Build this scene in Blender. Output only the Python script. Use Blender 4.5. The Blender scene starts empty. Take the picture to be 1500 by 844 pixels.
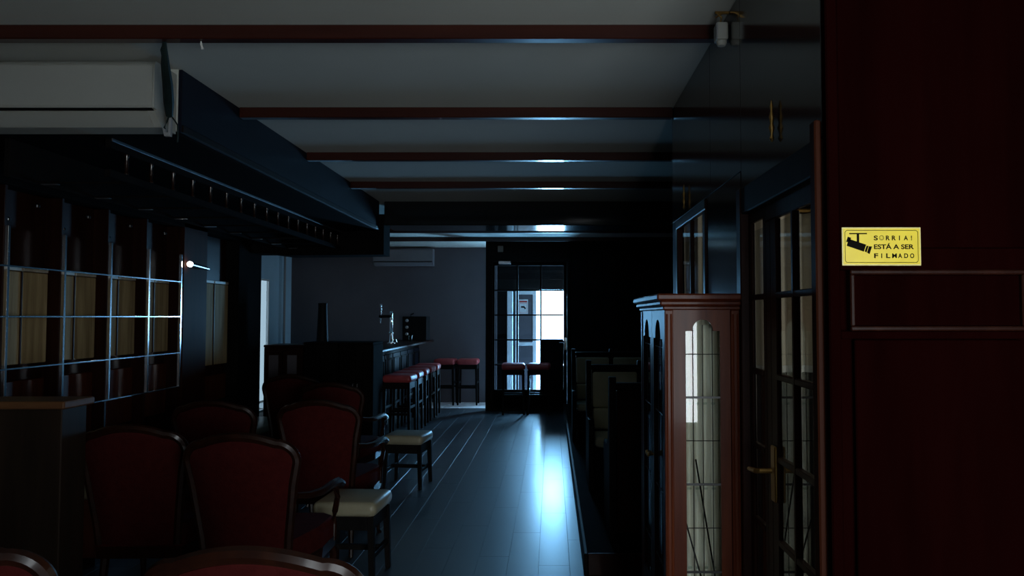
import bpy, bmesh, math, random
from mathutils import Vector, Matrix
random.seed(7)
PI = math.pi
S = bpy.context.scene
C = S.collection

# ------------------------------------------------------------------ camera
H_EYE = 1.52
cam = bpy.data.cameras.new('camera')
cam.sensor_width = 36.0
cam.lens = 1083 / 1500 * 36
cam.shift_x = -58 / 1500
cam.clip_start = 0.05
camo = bpy.data.objects.new('camera', cam)
C.objects.link(camo)
camo.location = (0, 0, H_EYE)
camo.rotation_euler = (PI / 2 + math.atan(42 / 1083), 0, 0)
S.camera = camo

# ------------------------------------------------------------------ world, exposure
w = bpy.data.worlds.new('world')
S.world = w
w.use_nodes = True
bg = w.node_tree.nodes['Background']
bg.inputs[0].default_value = (0.52, 0.76, 1.0, 1)
bg.inputs[1].default_value = 7.0
S.view_settings.view_transform = 'Standard'
S.view_settings.look = 'None'
S.view_settings.exposure = 0.0
S.view_settings.gamma = 1.0
S.view_settings.use_curve_mapping = False

# ------------------------------------------------------------------ daylight at the windows, side room fill
def area(name, loc, rot, sx, sy, watts, col):
    l = bpy.data.lights.new(name, 'AREA')
    l.shape = 'RECTANGLE'; l.size = sx; l.size_y = sy; l.energy = watts; l.color = col
    o = bpy.data.objects.new(name, l); C.objects.link(o)
    o.location = loc; o.rotation_euler = rot
    return o
# behind the camera, in the opening of window_1 (faces +Y)
area('daylight_back_window', (1.05, -0.96, 1.25), (PI / 2, 0, 0), 1.2, 1.3, 50, (1.0, 0.97, 0.88))
# side window of the entrance lobby (faces -X)
area('daylight_lobby_window', (0.72, 12.75, 1.45), (0, PI / 2, 0), 1.5, 0.9, 11, (0.62, 0.80, 1.0))
# open street doorway (faces -Y)
area('daylight_street_door', (0.02, 13.62, 1.0), (-PI / 2, 0, 0), 0.5, 1.9, 260, (0.26, 0.63, 1.0))
# fill light added to brighten the side room curtain (faces -X)
area('fill_side_room', (2.52, 3.1, 1.5), (0, PI / 2, 0), 1.2, 0.9, 6, (1.0, 0.93, 0.80))

# ------------------------------------------------------------------ materials
def mat(name, col, rough=0.5, metal=0.0, spec=0.5, coat=0.0, coat_rough=0.1):
    m = bpy.data.materials.new(name); m.use_nodes = True
    b = m.node_tree.nodes['Principled BSDF']
    b.inputs['Base Color'].default_value = (*col, 1)
    b.inputs['Roughness'].default_value = rough
    b.inputs['Metallic'].default_value = metal
    b.inputs['Specular IOR Level'].default_value = spec
    b.inputs['Coat Weight'].default_value = coat
    b.inputs['Coat Roughness'].default_value = coat_rough
    return m

def noisy(m, c1, c2, scale=(3, 3, 3), detail=6, bump=0.0, bscale=None, rough_var=0.0, rnd=0.0):
    """colour varies between c1 and c2 by a stretched noise, optional fine relief"""
    nt = m.node_tree; N = nt.nodes; L = nt.links
    b = N['Principled BSDF']
    tc = N.new('ShaderNodeTexCoord'); mp = N.new('ShaderNodeMapping')
    mp.inputs['Scale'].default_value = scale
    L.new(tc.outputs['Object'], mp.inputs['Vector'])
    nz = N.new('ShaderNodeTexNoise'); nz.inputs['Detail'].default_value = detail
    nz.inputs['Scale'].default_value = 1.0; nz.inputs['Roughness'].default_value = 0.6
    oi = N.new('ShaderNodeObjectInfo')
    add = N.new('ShaderNodeVectorMath'); add.operation = 'ADD'
    sc = N.new('ShaderNodeMath'); sc.operation = 'MULTIPLY'; sc.inputs[1].default_value = 37.0
    L.new(oi.outputs['Random'], sc.inputs[0])
    L.new(mp.outputs['Vector'], add.inputs[0]); L.new(sc.outputs[0], add.inputs[1])
    L.new(add.outputs['Vector'], nz.inputs['Vector'])
    rp = N.new('ShaderNodeValToRGB')
    rp.color_ramp.elements[0].color = (*c1, 1); rp.color_ramp.elements[0].position = 0.32
    rp.color_ramp.elements[1].color = (*c2, 1); rp.color_ramp.elements[1].position = 0.68
    L.new(nz.outputs['Fac'], rp.inputs['Fac'])
    out = rp.outputs['Color']
    if rnd:
        hs = N.new('ShaderNodeHueSaturation')
        mr = N.new('ShaderNodeMapRange'); mr.inputs['To Min'].default_value = 1 - rnd; mr.inputs['To Max'].default_value = 1 + rnd
        L.new(oi.outputs['Random'], mr.inputs['Value']); L.new(mr.outputs['Result'], hs.inputs['Value'])
        L.new(out, hs.inputs['Color']); out = hs.outputs['Color']
    L.new(out, b.inputs['Base Color'])
    if rough_var:
        mr = N.new('ShaderNodeMapRange'); r0 = b.inputs['Roughness'].default_value
        mr.inputs['To Min'].default_value = r0 - rough_var; mr.inputs['To Max'].default_value = r0 + rough_var
        L.new(nz.outputs['Fac'], mr.inputs['Value']); L.new(mr.outputs['Result'], b.inputs['Roughness'])
    if bump:
        n2 = N.new('ShaderNodeTexNoise'); n2.inputs['Scale'].default_value = bscale or 60; n2.inputs['Detail'].default_value = 3
        L.new(tc.outputs['Object'], n2.inputs['Vector'])
        bp = N.new('ShaderNodeBump'); bp.inputs['Strength'].default_value = bump; bp.inputs['Distance'].default_value = 0.01
        L.new(n2.outputs['Fac'], bp.inputs['Height']); L.new(bp.outputs['Normal'], b.inputs['Normal'])
    return m

def glass(name, tint=(0.9, 0.93, 0.92), refl=1.0, rough=0.02):
    m = bpy.data.materials.new(name); m.use_nodes = True
    nt = m.node_tree; N = nt.nodes; L = nt.links
    N.remove(N['Principled BSDF'])
    tr = N.new('ShaderNodeBsdfTransparent'); tr.inputs[0].default_value = (*tint, 1)
    gl = N.new('ShaderNodeBsdfGlossy'); gl.inputs['Roughness'].default_value = rough
    gl.inputs['Color'].default_value = (refl, refl, refl, 1)
    fr = N.new('ShaderNodeFresnel'); fr.inputs['IOR'].default_value = 1.5
    mx = N.new('ShaderNodeMixShader')
    ge = N.new('ShaderNodeNewGeometry'); iv = N.new('ShaderNodeMath'); iv.operation = 'SUBTRACT'; iv.inputs[0].default_value = 1.0
    L.new(ge.outputs['Backfacing'], iv.inputs[1])
    ml = N.new('ShaderNodeMath'); ml.operation = 'MULTIPLY'      # a pane reflects at its front face only
    L.new(fr.outputs[0], ml.inputs[0]); L.new(iv.outputs[0], ml.inputs[1])
    L.new(ml.outputs[0], mx.inputs[0]); L.new(tr.outputs[0], mx.inputs[1]); L.new(gl.outputs[0], mx.inputs[2])
    L.new(mx.outputs[0], N['Material Output'].inputs['Surface'])
    return m

M = {}
M['plaster'] = noisy(mat('plaster', (.52, .53, .49), .9, spec=.1), (.48, .495, .455), (.54, .55, .505), (.8, .8, .8), bump=.08, bscale=90)
M['wall_grey'] = noisy(mat('wall_grey', (.13, .12, .14), .85, spec=.05), (.108, .099, .110), (.13, .120, .132), (1, 1, 1), bump=.05, bscale=80)
M['wall_blue'] = noisy(mat('wall_blue', (.4, .62, .75), .8, spec=.2), (.38, .58, .70), (.45, .66, .78), (1, 1, 1))
M['mahogany'] = noisy(mat('mahogany', (.02, .005, .003), .4, spec=.12, coat=.03, coat_rough=.12), (.011, .0026, .0016), (.025, .0065, .0033), (18, 18, 1.4), bump=.05, bscale=40)
M['mahogany_red'] = noisy(mat('mahogany_red', (.08, .016, .006), .4, spec=.10, coat=.05, coat_rough=.1), (.044, .008, .003), (.090, .020, .007), (22, 22, 1.6))
M['beam_wood'] = noisy(mat('beam_wood', (.1, .02, .01), .35, spec=.2, coat=.4, coat_rough=.06), (.028, .0055, .0035), (.046, .010, .0055), (1.2, 14, 14))
M['dark_panel'] = noisy(mat('dark_panel', (.006, .001, .0008), .45, spec=.0), (.0050, .0006, .0006), (.0085, .0011, .0010), (9, 9, .9))
M['lacquer'] = noisy(mat('lacquer', (.008, .009, .01), .12, spec=.55), (.006, .007, .008), (.010, .011, .012), (2, 2, 2), bump=.012, bscale=3)
M['chair_wood'] = noisy(mat('chair_wood', (.012, .004, .002), .35, spec=.15, coat=.15, coat_rough=.12), (.010, .003, .002), (.024, .007, .003), (20, 20, 20))
M['matte_black'] = noisy(mat('matte_black', (.006, .005, .005), .9, spec=.02), (.005, .0045, .0045), (.009, .008, .0075), (6, 6, 6))
M['mahogany_mid'] = noisy(mat('mahogany_mid', (.04, .009, .004), .5, spec=.04), (.022, .006, .003), (.040, .011, .005), (22, 22, 1.6))
M['shaded_plastic'] = noisy(mat('shaded_plastic', (.2, .2, .22), .5), (.17, .17, .19), (.20, .20, .22), (3, 3, 3))  # darker copy of the white plastic, shade at the far wall put into the colour
M['varnish'] = noisy(mat('varnish', (.02, .006, .003), .3, spec=.5, coat=1.0, coat_rough=.08), (.012, .004, .002), (.025, .008, .004), (20, 20, 20))
M['black_wood'] = noisy(mat('black_wood', (.008, .007, .007), .55, spec=.06), (.005, .0045, .0045), (.011, .009, .0085), (12, 12, 1.5))
M['navy'] = noisy(mat('navy', (.008, .011, .02), .5, spec=.08), (.004, .0055, .011), (.007, .0095, .019), (2, 2, 2))
M['oak'] = noisy(mat('oak', (.4, .3, .16), .5, spec=.02), (.22, .155, .078), (.46, .34, .18), (9, 22, 1.3), bump=.05, bscale=70)
M['oak_pale'] = noisy(mat('oak_pale', (.6, .55, .45), .4), (.36, .32, .25), (.46, .42, .34), (8, 8, 8))
M['counter_top'] = noisy(mat('counter_top', (.12, .05, .02), .4, spec=.3), (.085, .035, .014), (.13, .06, .025), (2, 16, 16))
M['counter_side'] = noisy(mat('counter_side', (.02, .012, .008), .5, spec=.08), (.014, .009, .006), (.024, .015, .010), (14, 14, 1.3))
M['plank'] = noisy(mat('plank', (.03, .036, .043), .42, spec=.55, coat=.5, coat_rough=.22), (.026, .031, .037), (.038, .045, .053), (14, 1.2, 14), rough_var=.04, rnd=.08, bump=.015, bscale=35)
M['sub_floor'] = mat('sub_floor', (.012, .012, .013), .7)
M['tile'] = noisy(mat('tile', (.78, .78, .8), .4), (.74, .74, .76), (.82, .82, .84), (3, 3, 3))
M['red_fabric'] = noisy(mat('red_fabric', (.045, .006, .006), .9, spec=.04), (.038, .005, .005), (.055, .008, .007), (30, 30, 30), bump=.12, bscale=160)
M['pink_seat'] = noisy(mat('pink_seat', (.42, .06, .065), .4, spec=.5), (.38, .052, .058), (.48, .075, .08), (10, 10, 10))
M['orange_red'] = noisy(mat('orange_red', (.10, .02, .008), .6), (.08, .016, .007), (.12, .026, .010), (9, 9, 9))
M['cream'] = noisy(mat('cream', (.30, .28, .19), .38), (.27, .25, .17), (.33, .30, .205), (6, 6, 6), bump=.04, bscale=120)
M['cream_back'] = noisy(mat('cream_back', (.65, .58, .38), .6, spec=.2), (.60, .53, .34), (.70, .62, .41), (5, 5, 5))
M['curtain'] = noisy(mat('curtain', (.75, .70, .60), .85, spec=.1), (.70, .65, .55), (.80, .76, .66), (20, 20, 1))
M['chrome'] = mat('chrome', (.85, .88, .92), .16, 1.0)
M['steel'] = noisy(mat('steel', (.6, .62, .66), .3, 1.0), (.55, .57, .6), (.68, .7, .74), (4, 4, 4))
M['brass'] = noisy(mat('brass', (.4, .22, .07), .35, 1.0), (.30, .17, .05), (.42, .25, .08), (12, 12, 12))
M['white_plastic'] = noisy(mat('white_plastic', (.36, .37, .33), .5, spec=.2), (.345, .35, .315), (.38, .385, .35), (2, 2, 2))
M['white_paint'] = noisy(mat('white_paint', (.82, .85, .87), .45), (.80, .83, .85), (.84, .87, .89), (2, 2, 2))
M['grey_plastic'] = mat('grey_plastic', (.25, .26, .27), .45)
M['black_plastic'] = mat('black_plastic', (.008, .008, .009), .6, spec=.1)
M['lead'] = mat('lead', (.03, .03, .03), .4, .6)
M['cable'] = noisy(mat('cable', (.01, .017, .017), .6, spec=.1), (.008, .014, .014), (.014, .024, .024), (9, 9, 9))
M['sign_yellow'] = noisy(mat('sign_yellow', (.86, .64, .03), .35), (.80, .60, .03), (.88, .68, .04), (12, 12, 12))
M['sign_cream'] = mat('sign_cream', (.80, .68, .28), .4)
M['ink'] = mat('ink', (.006, .005, .004), .7, spec=.02)
M['sign_red'] = mat('sign_red', (.6, .06, .05), .5)
M['paper'] = mat('paper', (.8, .8, .78), .7)
M['glass'] = glass('glass')
M['glass_door'] = glass('glass_door', (.86, .92, .96))
M['glass_shelf'] = glass('glass_shelf', (.75, .82, .80), rough=.05)
M['frost'] = glass('frost', (.33, .33, .32), .3)
def lamp_mat(name, col, k):
    m = bpy.data.materials.new(name); m.use_nodes = True
    b = m.node_tree.nodes['Principled BSDF']
    b.inputs['Emission Color'].default_value = (*col, 1); b.inputs['Emission Strength'].default_value = k
    b.inputs['Base Color'].default_value = (.8, .8, .8, 1)
    return m
M['lamp_lit'] = lamp_mat('lamp_lit', (1.0, .97, .92), 9)

# ------------------------------------------------------------------ mesh helpers
class MB:
    def __init__(s): s.bm = bmesh.new()
    def box(s, x0, x1, y0, y1, z0, z1, bev=0.0, seg=1):
        t = bmesh.new()
        bmesh.ops.create_cube(t, size=1)
        for v in t.verts:
            v.co = Vector(((x0 + x1) / 2 + v.co.x * (x1 - x0), (y0 + y1) / 2 + v.co.y * (y1 - y0), (z0 + z1) / 2 + v.co.z * (z1 - z0)))
        if bev: bmesh.ops.bevel(t, geom=t.edges[:], offset=bev, segments=seg, affect='EDGES', profile=.5)
        return s.merge(t)
    def merge(s, t, mx=None):
        if mx is not None: t.transform(mx)
        me = bpy.data.meshes.new('tmp'); t.to_mesh(me); t.free()
        s.bm.from_mesh(me); bpy.data.meshes.remove(me)
        return s
    def tube(s, pts, r, n=8, closed=False, cap=True, sx=1.0, up=(0, 0, 1)):
        pts = [Vector(p) for p in pts]; k = len(pts); rings = []
        rs = r if isinstance(r, (list, tuple)) else [r] * k
        up = Vector(up)
        for i, p in enumerate(pts):
            a = pts[(i - 1) % k] if (closed or i > 0) else p
            b = pts[(i + 1) % k] if (closed or i < k - 1) else p
            d = (b - a).normalized()
            u = up if abs(d.dot(up)) < .95 else Vector((1, 0, 0))
            e1 = d.cross(u).normalized(); e2 = e1.cross(d).normalized()
            rings.append([s.bm.verts.new(p + e1 * math.cos(t) * rs[i] * sx + e2 * math.sin(t) * rs[i]) for t in [2 * PI * j / n for j in range(n)]])
        for i in range(k if closed else k - 1):
            A, B = rings[i], rings[(i + 1) % k]
            for j in range(n): s.bm.faces.new((A[j], A[(j + 1) % n], B[(j + 1) % n], B[j]))
        if cap and not closed:
            s.bm.faces.new(rings[0][::-1]); s.bm.faces.new(rings[-1])
        return s
    def lathe(s, prof, n=20, c=(0, 0, 0)):
        rings = []
        for r, z in prof:
            rings.append([s.bm.verts.new((c[0] + r * math.cos(2 * PI * j / n), c[1] + r * math.sin(2 * PI * j / n), c[2] + z)) for j in range(n)])
        for A, B in zip(rings, rings[1:]):
            for j in range(n): s.bm.faces.new((A[j], A[(j + 1) % n], B[(j + 1) % n], B[j]))
        s.bm.faces.new(rings[0][::-1]); s.bm.faces.new(rings[-1])
        return s
    def prism(s, poly, axis, a, b):
        """poly: 2-D outline; axis 'x','y','z' = extrusion axis from a to b"""
        def P(p, t):
            return {'x': (t, p[0], p[1]), 'y': (p[0], t, p[1]), 'z': (p[0], p[1], t)}[axis]
        A = [s.bm.verts.new(P(p, a)) for p in poly]; B = [s.bm.verts.new(P(p, b)) for p in poly]
        k = len(poly)
        s.bm.faces.new(A); s.bm.faces.new(B[::-1])
        for i in range(k): s.bm.faces.new((A[i], B[i], B[(i + 1) % k], A[(i + 1) % k]))
        return s
    def frame(s, axis, a, b, u0, u1, v0, v1, wd, bev=0.0):
        """rectangular picture frame in the plane across axis ('x' or 'y'), width wd"""
        for (p0, p1, q0, q1) in ((u0, u1, v1 - wd, v1), (u0, u1, v0, v0 + wd), (u0, u0 + wd, v0 + wd, v1 - wd), (u1 - wd, u1, v0 + wd, v1 - wd)):
            if axis == 'x': s.box(a, b, p0, p1, q0, q1, bev)
            else: s.box(p0, p1, a, b, q0, q1, bev)
        return s
    def build(s, name, m, parent=None, smooth=False):
        bmesh.ops.recalc_face_normals(s.bm, faces=s.bm.faces[:])
        me = bpy.data.meshes.new(name); s.bm.to_mesh(me); s.bm.free()
        me.materials.append(M[m])
        if smooth:
            for p in me.polygons: p.use_smooth = True
            try: me.set_sharp_from_angle(angle=math.radians(40))
            except Exception: pass
        o = bpy.data.objects.new(name, me); C.objects.link(o)
        if parent: o.parent = parent
        return o

def tag(o, label=None, cat=None, group=None, kind=None):
    if label: o['label'] = label
    if cat: o['category'] = cat
    if group: o['group'] = group
    if kind: o['kind'] = kind
    return o
def empty(name, loc, rz=0.0, label=None, cat=None, group=None):
    o = bpy.data.objects.new(name, None); C.objects.link(o)
    o.empty_display_size = .1
    o.location = loc; o.rotation_euler = (0, 0, rz)
    return tag(o, label, cat, group)
def copy_tree(o, parent=None):
    c = o.copy(); C.objects.link(c); c.parent = parent
    for ch in list(o.children): copy_tree(ch, c)
    return c
def struct(o): o['kind'] = 'structure'; return o
def sbox(name, m, *a, parent=None, bev=0.0):
    o = MB().box(*a, bev).build(name, m, parent)
    return o if parent else struct(o)
def part_at(mesh, name, loc, parent):
    o = bpy.data.objects.new(name, mesh); C.objects.link(o); o.parent = parent; o.location = loc
    return o

# =================================================================== STRUCTURE
ZC = 2.76
# --- floor: sub-floor + laminate planks
floor = sbox('floor', 'sub_floor', -3.46, 0.74, -1.08, 12.35, -0.06, -0.0121)
PW, PL = 0.19, 1.2
pm = MB().box(-PW / 2 + .0005, PW / 2 - .0005, -PL / 2 + .0006, PL / 2 - .0006, -.012, 0, .0006).build('plank', 'plank', floor)
pmesh = pm.data; first = True
cols = list(range(0, 20))
for ci in cols:
    xc = 0.30 - PW / 2 - ci * PW
    off = (ci * 0.43) % 1.0 * PL
    y = -0.9 - off
    while y < 12.30:
        ya, yb = max(y, -.99), min(y + PL, 12.35)
        if yb - ya > .05:
            if first: o = pm; first = False; o.location = (xc, (ya + yb) / 2, 0)
            else: o = part_at(pmesh, 'plank', (xc, (ya + yb) / 2, 0), floor)
            o.scale.y = (yb - ya) / PL
        y += PL
# pale tiles of the lobby and the strip beside the far wall
fl2 = sbox('floor_lobby', 'sub_floor', -5.3, 1.5, 12.352, 14.4, -0.06, -0.0121)
tm = None
for i in range(13):
    for j in range(3):
        x = -4.9 + i * .45; y = 12.585 + j * .45
        if tm is None:
            tm = MB().box(-.2225, .2225, -.2225, .2225, -.012, 0, .002).build('tile', 'tile', fl2); tm.location = (x, y, 0); tmesh = tm.data
        else: part_at(tmesh, 'tile', (x, y, 0), fl2)
sbox('floor_bar_side', 'sub_floor', -5.3, -3.461, 8.2, 12.351, -0.06, 0)
sbox('floor_side_room', 'counter_side', 0.741, 2.7, -1.08, 4.36, -0.06, 0)
# raised platform under the booths
plat = sbox('floor_platform', 'matte_black', 0.215, 2.7, 4.42, 11.98, 0, 0.12)
sbox('edging_strip', 'black_wood', 0.190, 0.214, 4.40, 11.98, 0.0, 0.128, parent=plat, bev=.004)
sbox('riser_board', 'mahogany', 0.214, 2.69, 4.40, 4.419, 0.0, 0.128, parent=plat, bev=.004)

# --- ceiling with beams
ceil = sbox('ceiling', 'plaster', -5.4, 2.75, -1.08, 14.4, ZC, ZC + .1)
for i, y in enumerate((0.66, 1.88, 3.09, 4.33, 5.53, 6.74)):
    MB().box(-1.849 if y > 3.5 else -3.46, 0.718 if y < 4.4 else 2.7, y, y + .055, ZC - .062, ZC - .0005, .004).build('beam', 'beam_wood', ceil)
for y in (9.15, 10.35, 11.5):
    MB().box(-5.2, 2.7, y, y + .055, ZC - .062, ZC - .0005, .004).build('beam', 'beam_wood', ceil)
# deep cross beam where the bar begins
bulk = struct(MB().box(-1.80, 2.7, 7.91, 8.42, 2.50, ZC - .001, .006).build('trim_cross_beam', 'lacquer'))
# --- soffit above the old bar
sof = sbox('ceiling_soffit', 'plaster', -3.46, -1.87, 3.66, 7.9, 2.45, ZC - .001)
MB().box(-1.869, -1.85, 3.66, 7.9, 2.44, ZC - .002, .003).build('side_board', 'navy', sof)
MB().box(-3.44, -1.871, 3.68, 7.9, 2.436, 2.449, .002).build('underside_board', 'matte_black', sof)
MB().box(-1.849, -1.838, 3.66, 7.9, 2.44, 2.475, .002).build('edge_moulding', 'black_wood', sof)
endb = struct(MB().prism([(-3.46, 2.62), (-3.46, 2.20), (-3.05, 2.20), (-2.86, 2.175), (-1.80, 2.185), (-1.80, 2.62)], 'y', 7.905, 8.2).build('trim_end_board', 'matte_black'))

# --- left wall with wood backed bays
wl = sbox('wall_left', 'mahogany', -3.56, -3.46, -1.08, 8.2, -0.06, ZC)
YS = [3.84 + .51 * k for k in range(6)]            # chrome uprights
for k, y in enumerate(YS):
    MB().box(-3.459, -3.225, y - .012, y + .012, .1, 2.42, .003).build('bay_divider', 'mahogany', wl)
pmeshes = {}
def bay(y0, y1, z0=1.225, z1=1.80):
    yc = (y0 + y1) / 2; hw = (y1 - y0) / 2 - .02
    for (a, b) in ((yc - hw, yc - .008), (yc + .008, yc + hw)):
        MB().box(-3.33, -3.300, a, b, z0, z1, .004).build('panel', 'oak', wl)
        MB().box(-3.33, -3.297, a, b, z1 + .004, z1 + .032, .003).build('pale_strip', 'oak_pale', wl)
    MB().box(-3.32, -3.292, yc - .016, yc - .003, z0, z1, .003).build('door_stile', 'mahogany', wl)
    MB().box(-3.459, -3.331, y0 + .013, y1 - .013, z0 - .1, z1 + .5).build('bay_back', 'mahogany', wl)
    MB().box(-3.459, -3.312, y0 + .013, y1 - .013, .70, z0 - .102, .004).build('lower_panel', 'mahogany_red', wl)
for a, b in zip(YS, YS[1:]): bay(a, b)
bay(6.90, 7.56, 1.05, 1.84)
MB().box(-3.459, -3.20, 6.42, 6.86, .0, 2.42, .006).build('pilaster', 'mahogany_mid', wl)
MB().box(-3.459, -3.22, 7.60, 8.195, .0, 2.42, .006).build('pilaster', 'matte_black', wl)
MB().box(-3.459, -3.20, 3.70, 8.19, 2.30, 2.43, .004).build('cornice', 'matte_black', wl)

# --- right wall: gloss black panels, door and interior window openings (X = .72)
wr = sbox('wall_right', 'black_wood', .745, .80, 1.995, 4.38, 2.0725, ZC - .001)
for (a, b, z0) in ((1.952, 2.79, 2.001), (2.79, 3.33, 2.075), (3.33, 4.38, 2.075)):
    MB().box(.72, .744, a + .0015, b - .0015, z0, ZC - .002, .0015).build('gloss_panel', 'lacquer', wr)
MB().box(.72, .744, 2.80, 3.42, .0, 2.072, .0015).build('gloss_panel', 'lacquer', wr)
MB().box(.745, .753, 2.80, 3.42, 0, 2.069).build('wall_core', 'black_wood', wr)
MB().box(.72, .745, 4.24, 4.38, 0, 2.072, .003).build('corner_post', 'black_wood', wr)
MB().box(.72, .80, 3.421, 4.239, 0, 1.30, .003).build('wall_core', 'black_wood', wr)
sbox('wall_booth_right', 'black_wood', 2.62, 2.7, -1.08, 12.0, 0, ZC - .001)
sbox('wall_side_room_end', 'black_wood', .746, 2.62, 4.33, 4.39, 0, ZC - .001)
# --- wood panelled wall facing us, with the sign
wf = sbox('wall_front', 'dark_panel', .74, 2.619, 1.95, 1.99, 0, ZC - .001)
MB().box(.72, .751, 1.918, 1.949, 0, ZC - .002, .004).build('corner_post', 'dark_panel', wf)
MB().box(.753, 2.61, 1.925, 1.9495, 1.70, ZC - .004, .002).build('upper_panel', 'dark_panel', wf)
for (a, b) in ((.79, 1.225), (1.26, 1.70), (1.74, 2.2)):
    MB().box(a, b, 1.932, 1.9495, 1.495, 1.63, .003).build('recessed_panel', 'dark_panel', wf)
    MB().frame('y', 1.922, 1.9495, a - .012, b + .012, 1.483, 1.642, .012, .003).build('panel_moulding', 'mahogany', wf)
    MB().box(a, b, 1.930, 1.9495, .25, 1.46, .003).build('lower_panel', 'dark_panel', wf)
for (z0, z1) in ((1.642, 1.699), (1.462, 1.482), (0, .248)):
    MB().box(.753, 2.61, 1.925, 1.9495, z0, z1, .002).build('rail', 'dark_panel', wf)

# --- wall behind the camera with a window
YB = -1.0
wb = sbox('wall_back', 'plaster', -3.46, .38, YB - .08, YB, 0, ZC - .001)
MB().box(1.72, 2.62, YB - .08, YB, 0, ZC - .001).build('wall_piece', 'plaster', wb)
MB().box(.38, 1.72, YB - .08, YB, 0, .53).build('wall_piece', 'plaster', wb)
MB().box(.38, 1.72, YB - .08, YB, 1.97, ZC - .001).build('wall_piece', 'plaster', wb)
w1 = struct(MB().frame('y', YB - .03, YB + .02, .38, 1.72, .53, 1.97, .06, .004).build('window_1', 'mahogany'))
MB().box(1.035, 1.065, YB + .045, YB + .07, .55, 1.95, .004).build('mullion', 'mahogany', w1)

# --- far wall, lobby, glazed street side
YF = 13.2
wfar = sbox('wall_far', 'wall_grey', -4.72, -.98, YF, YF + .1, 0, ZC - .001)
MB().box(-1.4, -.985, YF + .101, YF + .199, 0, ZC - .001).build('wall_piece', 'wall_grey', wfar)
wsl = sbox('wall_bar_left', 'wall_blue', -4.67, -4.65, 8.2, 11.2, 0, ZC - .001)
MB().box(-4.67, -4.65, 12.12, YF - .001, 0, ZC - .001).build('wall_piece', 'wall_blue', wsl)
MB().box(-4.67, -4.65, 11.2, 12.12, 2.13, ZC - .001).build('wall_piece', 'wall_blue', wsl)
sbox('wall_bar_near', 'mahogany', -4.649, -3.561, 8.12, 8.2, 0, ZC - .001)
# conduit on the blue wall
MB().tube([(-4.63, 12.82, 0.9), (-4.63, 12.82, 2.74)], .018).build('conduit', 'grey_plastic', wsl)
MB().box(-4.649, -4.60, 12.60, 12.68, 0, 2.74, .004).build('batten', 'wall_blue', wsl)
# white door on the blue wall
d2 = struct(MB().frame('x', -4.675, -4.635, 11.2, 12.14, 0, 2.13, .03, .004).build('door_2', 'white_paint'))
MB().box(-4.668, -4.664, 11.231, 12.109, .031, 2.099).build('frosted_pane', 'frost', d2)
MB().box(-4.662, -4.645, 11.231, 11.60, .031, 2.099, .004).build('fixed_leaf', 'white_paint', d2)
# wall with the glazed door (Y = 12)
YD = 12.0
wd = sbox('wall_door', 'black_wood', .30, 2.62, YD, YD + .1, 0, ZC - .001)
MB().box(-1.07, .30, YD, YD + .1, 2.46, ZC - .002).build('wall_piece', 'black_wood', wd)
MB().box(-1.07, -1.0, YD, YD + .1, 0, 2.46, .003).build('wall_piece', 'black_wood', wd)
for k in range(9):
    MB().box(.33 + k * .25, .33 + k * .25 + .246, YD - .018, YD - .001, .13, 2.62, .004).build('wall_plank', 'black_wood', wd)
# lobby shell
sbox('wall_lobby_end', 'wall_grey', .30, 1.5, YF + .2, YF + .3, 0, ZC - .001)
lob = sbox('wall_lobby_top', 'matte_black', -1.4, .30, YF + .2, YF + .3, 1.99, ZC - .001)
sbox('wall_lobby_left', 'matte_black', -1.4, -.66, YF + .2, YF + .3, 0, 1.99)
sbox('wall_lobby_side', 'wall_grey', .80, .9, YD + .1, YF + .199, 0, ZC - .001)
w2 = struct(MB().frame('x', .735, .799, 12.25, 13.25, .65, 2.25, .05, .004).build('window_2', 'white_paint'))

# glazed door with fifteen lights
d1 = struct(MB().frame('y', YD - .03, YD + .09, -1.0, .30, 0, 2.46, .05, .004).build('door_1', 'black_wood'))
cx = [-.935, -.555, -.175, .205]; rz = [.34 + .402 * k for k in range(6)]
leaf = MB()
leaf.box(-.948, -.925, YD, YD + .04, .02, 2.41); leaf.box(.195, .249, YD, YD + .04, .02, 2.41)
leaf.box(-.925, .195, YD, YD + .04, .02, .34); leaf.box(-.925, .195, YD, YD + .04, 2.35, 2.41)
leaf.build('door_leaf', 'matte_black', d1)
for x in cx[1:3]: MB().box(x - .013, x + .013, YD - .005, YD + .045, .341, 2.349, .003).build('glazing_bar', 'black_wood', d1)
for z in rz[1:5]:
    for a, b in zip(cx, cx[1:]): MB().box(a + .014, b - .014, YD - .004, YD + .044, z - .012, z + .012, .003).build('glazing_bar', 'black_wood', d1)
for i, (a, b) in enumerate(zip(cx, cx[1:])):
    for j, (p, q) in enumerate(zip(rz, rz[1:])):
        if i == 2 and j < 2:
            MB().box(a + .013, b + (.0 if i < 2 else -.0105), YD + .012, YD + .03, p + (.0005 if j == 0 else .012), q - .012).build('solid_panel', 'black_wood', d1)
        else:
            MB().box(a + .014, b - .014, YD + .018, YD + .023, p + .013, q - .013).build('pane', 'glass_door', d1)
h = MB().box(.205, .245, YD - .012, YD - .001, .98, 1.18, .003).build('handle_plate', 'chrome', d1)
MB().tube([(.225, YD - .012, 1.10), (.225, YD - .05, 1.10), (.12, YD - .055, 1.10)], .009).build('handle', 'chrome', d1)
MB().box(-.86, -.66, YD - .06, YD - .001, 2.37, 2.42, .005).build('door_closer', 'steel', d1)

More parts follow.
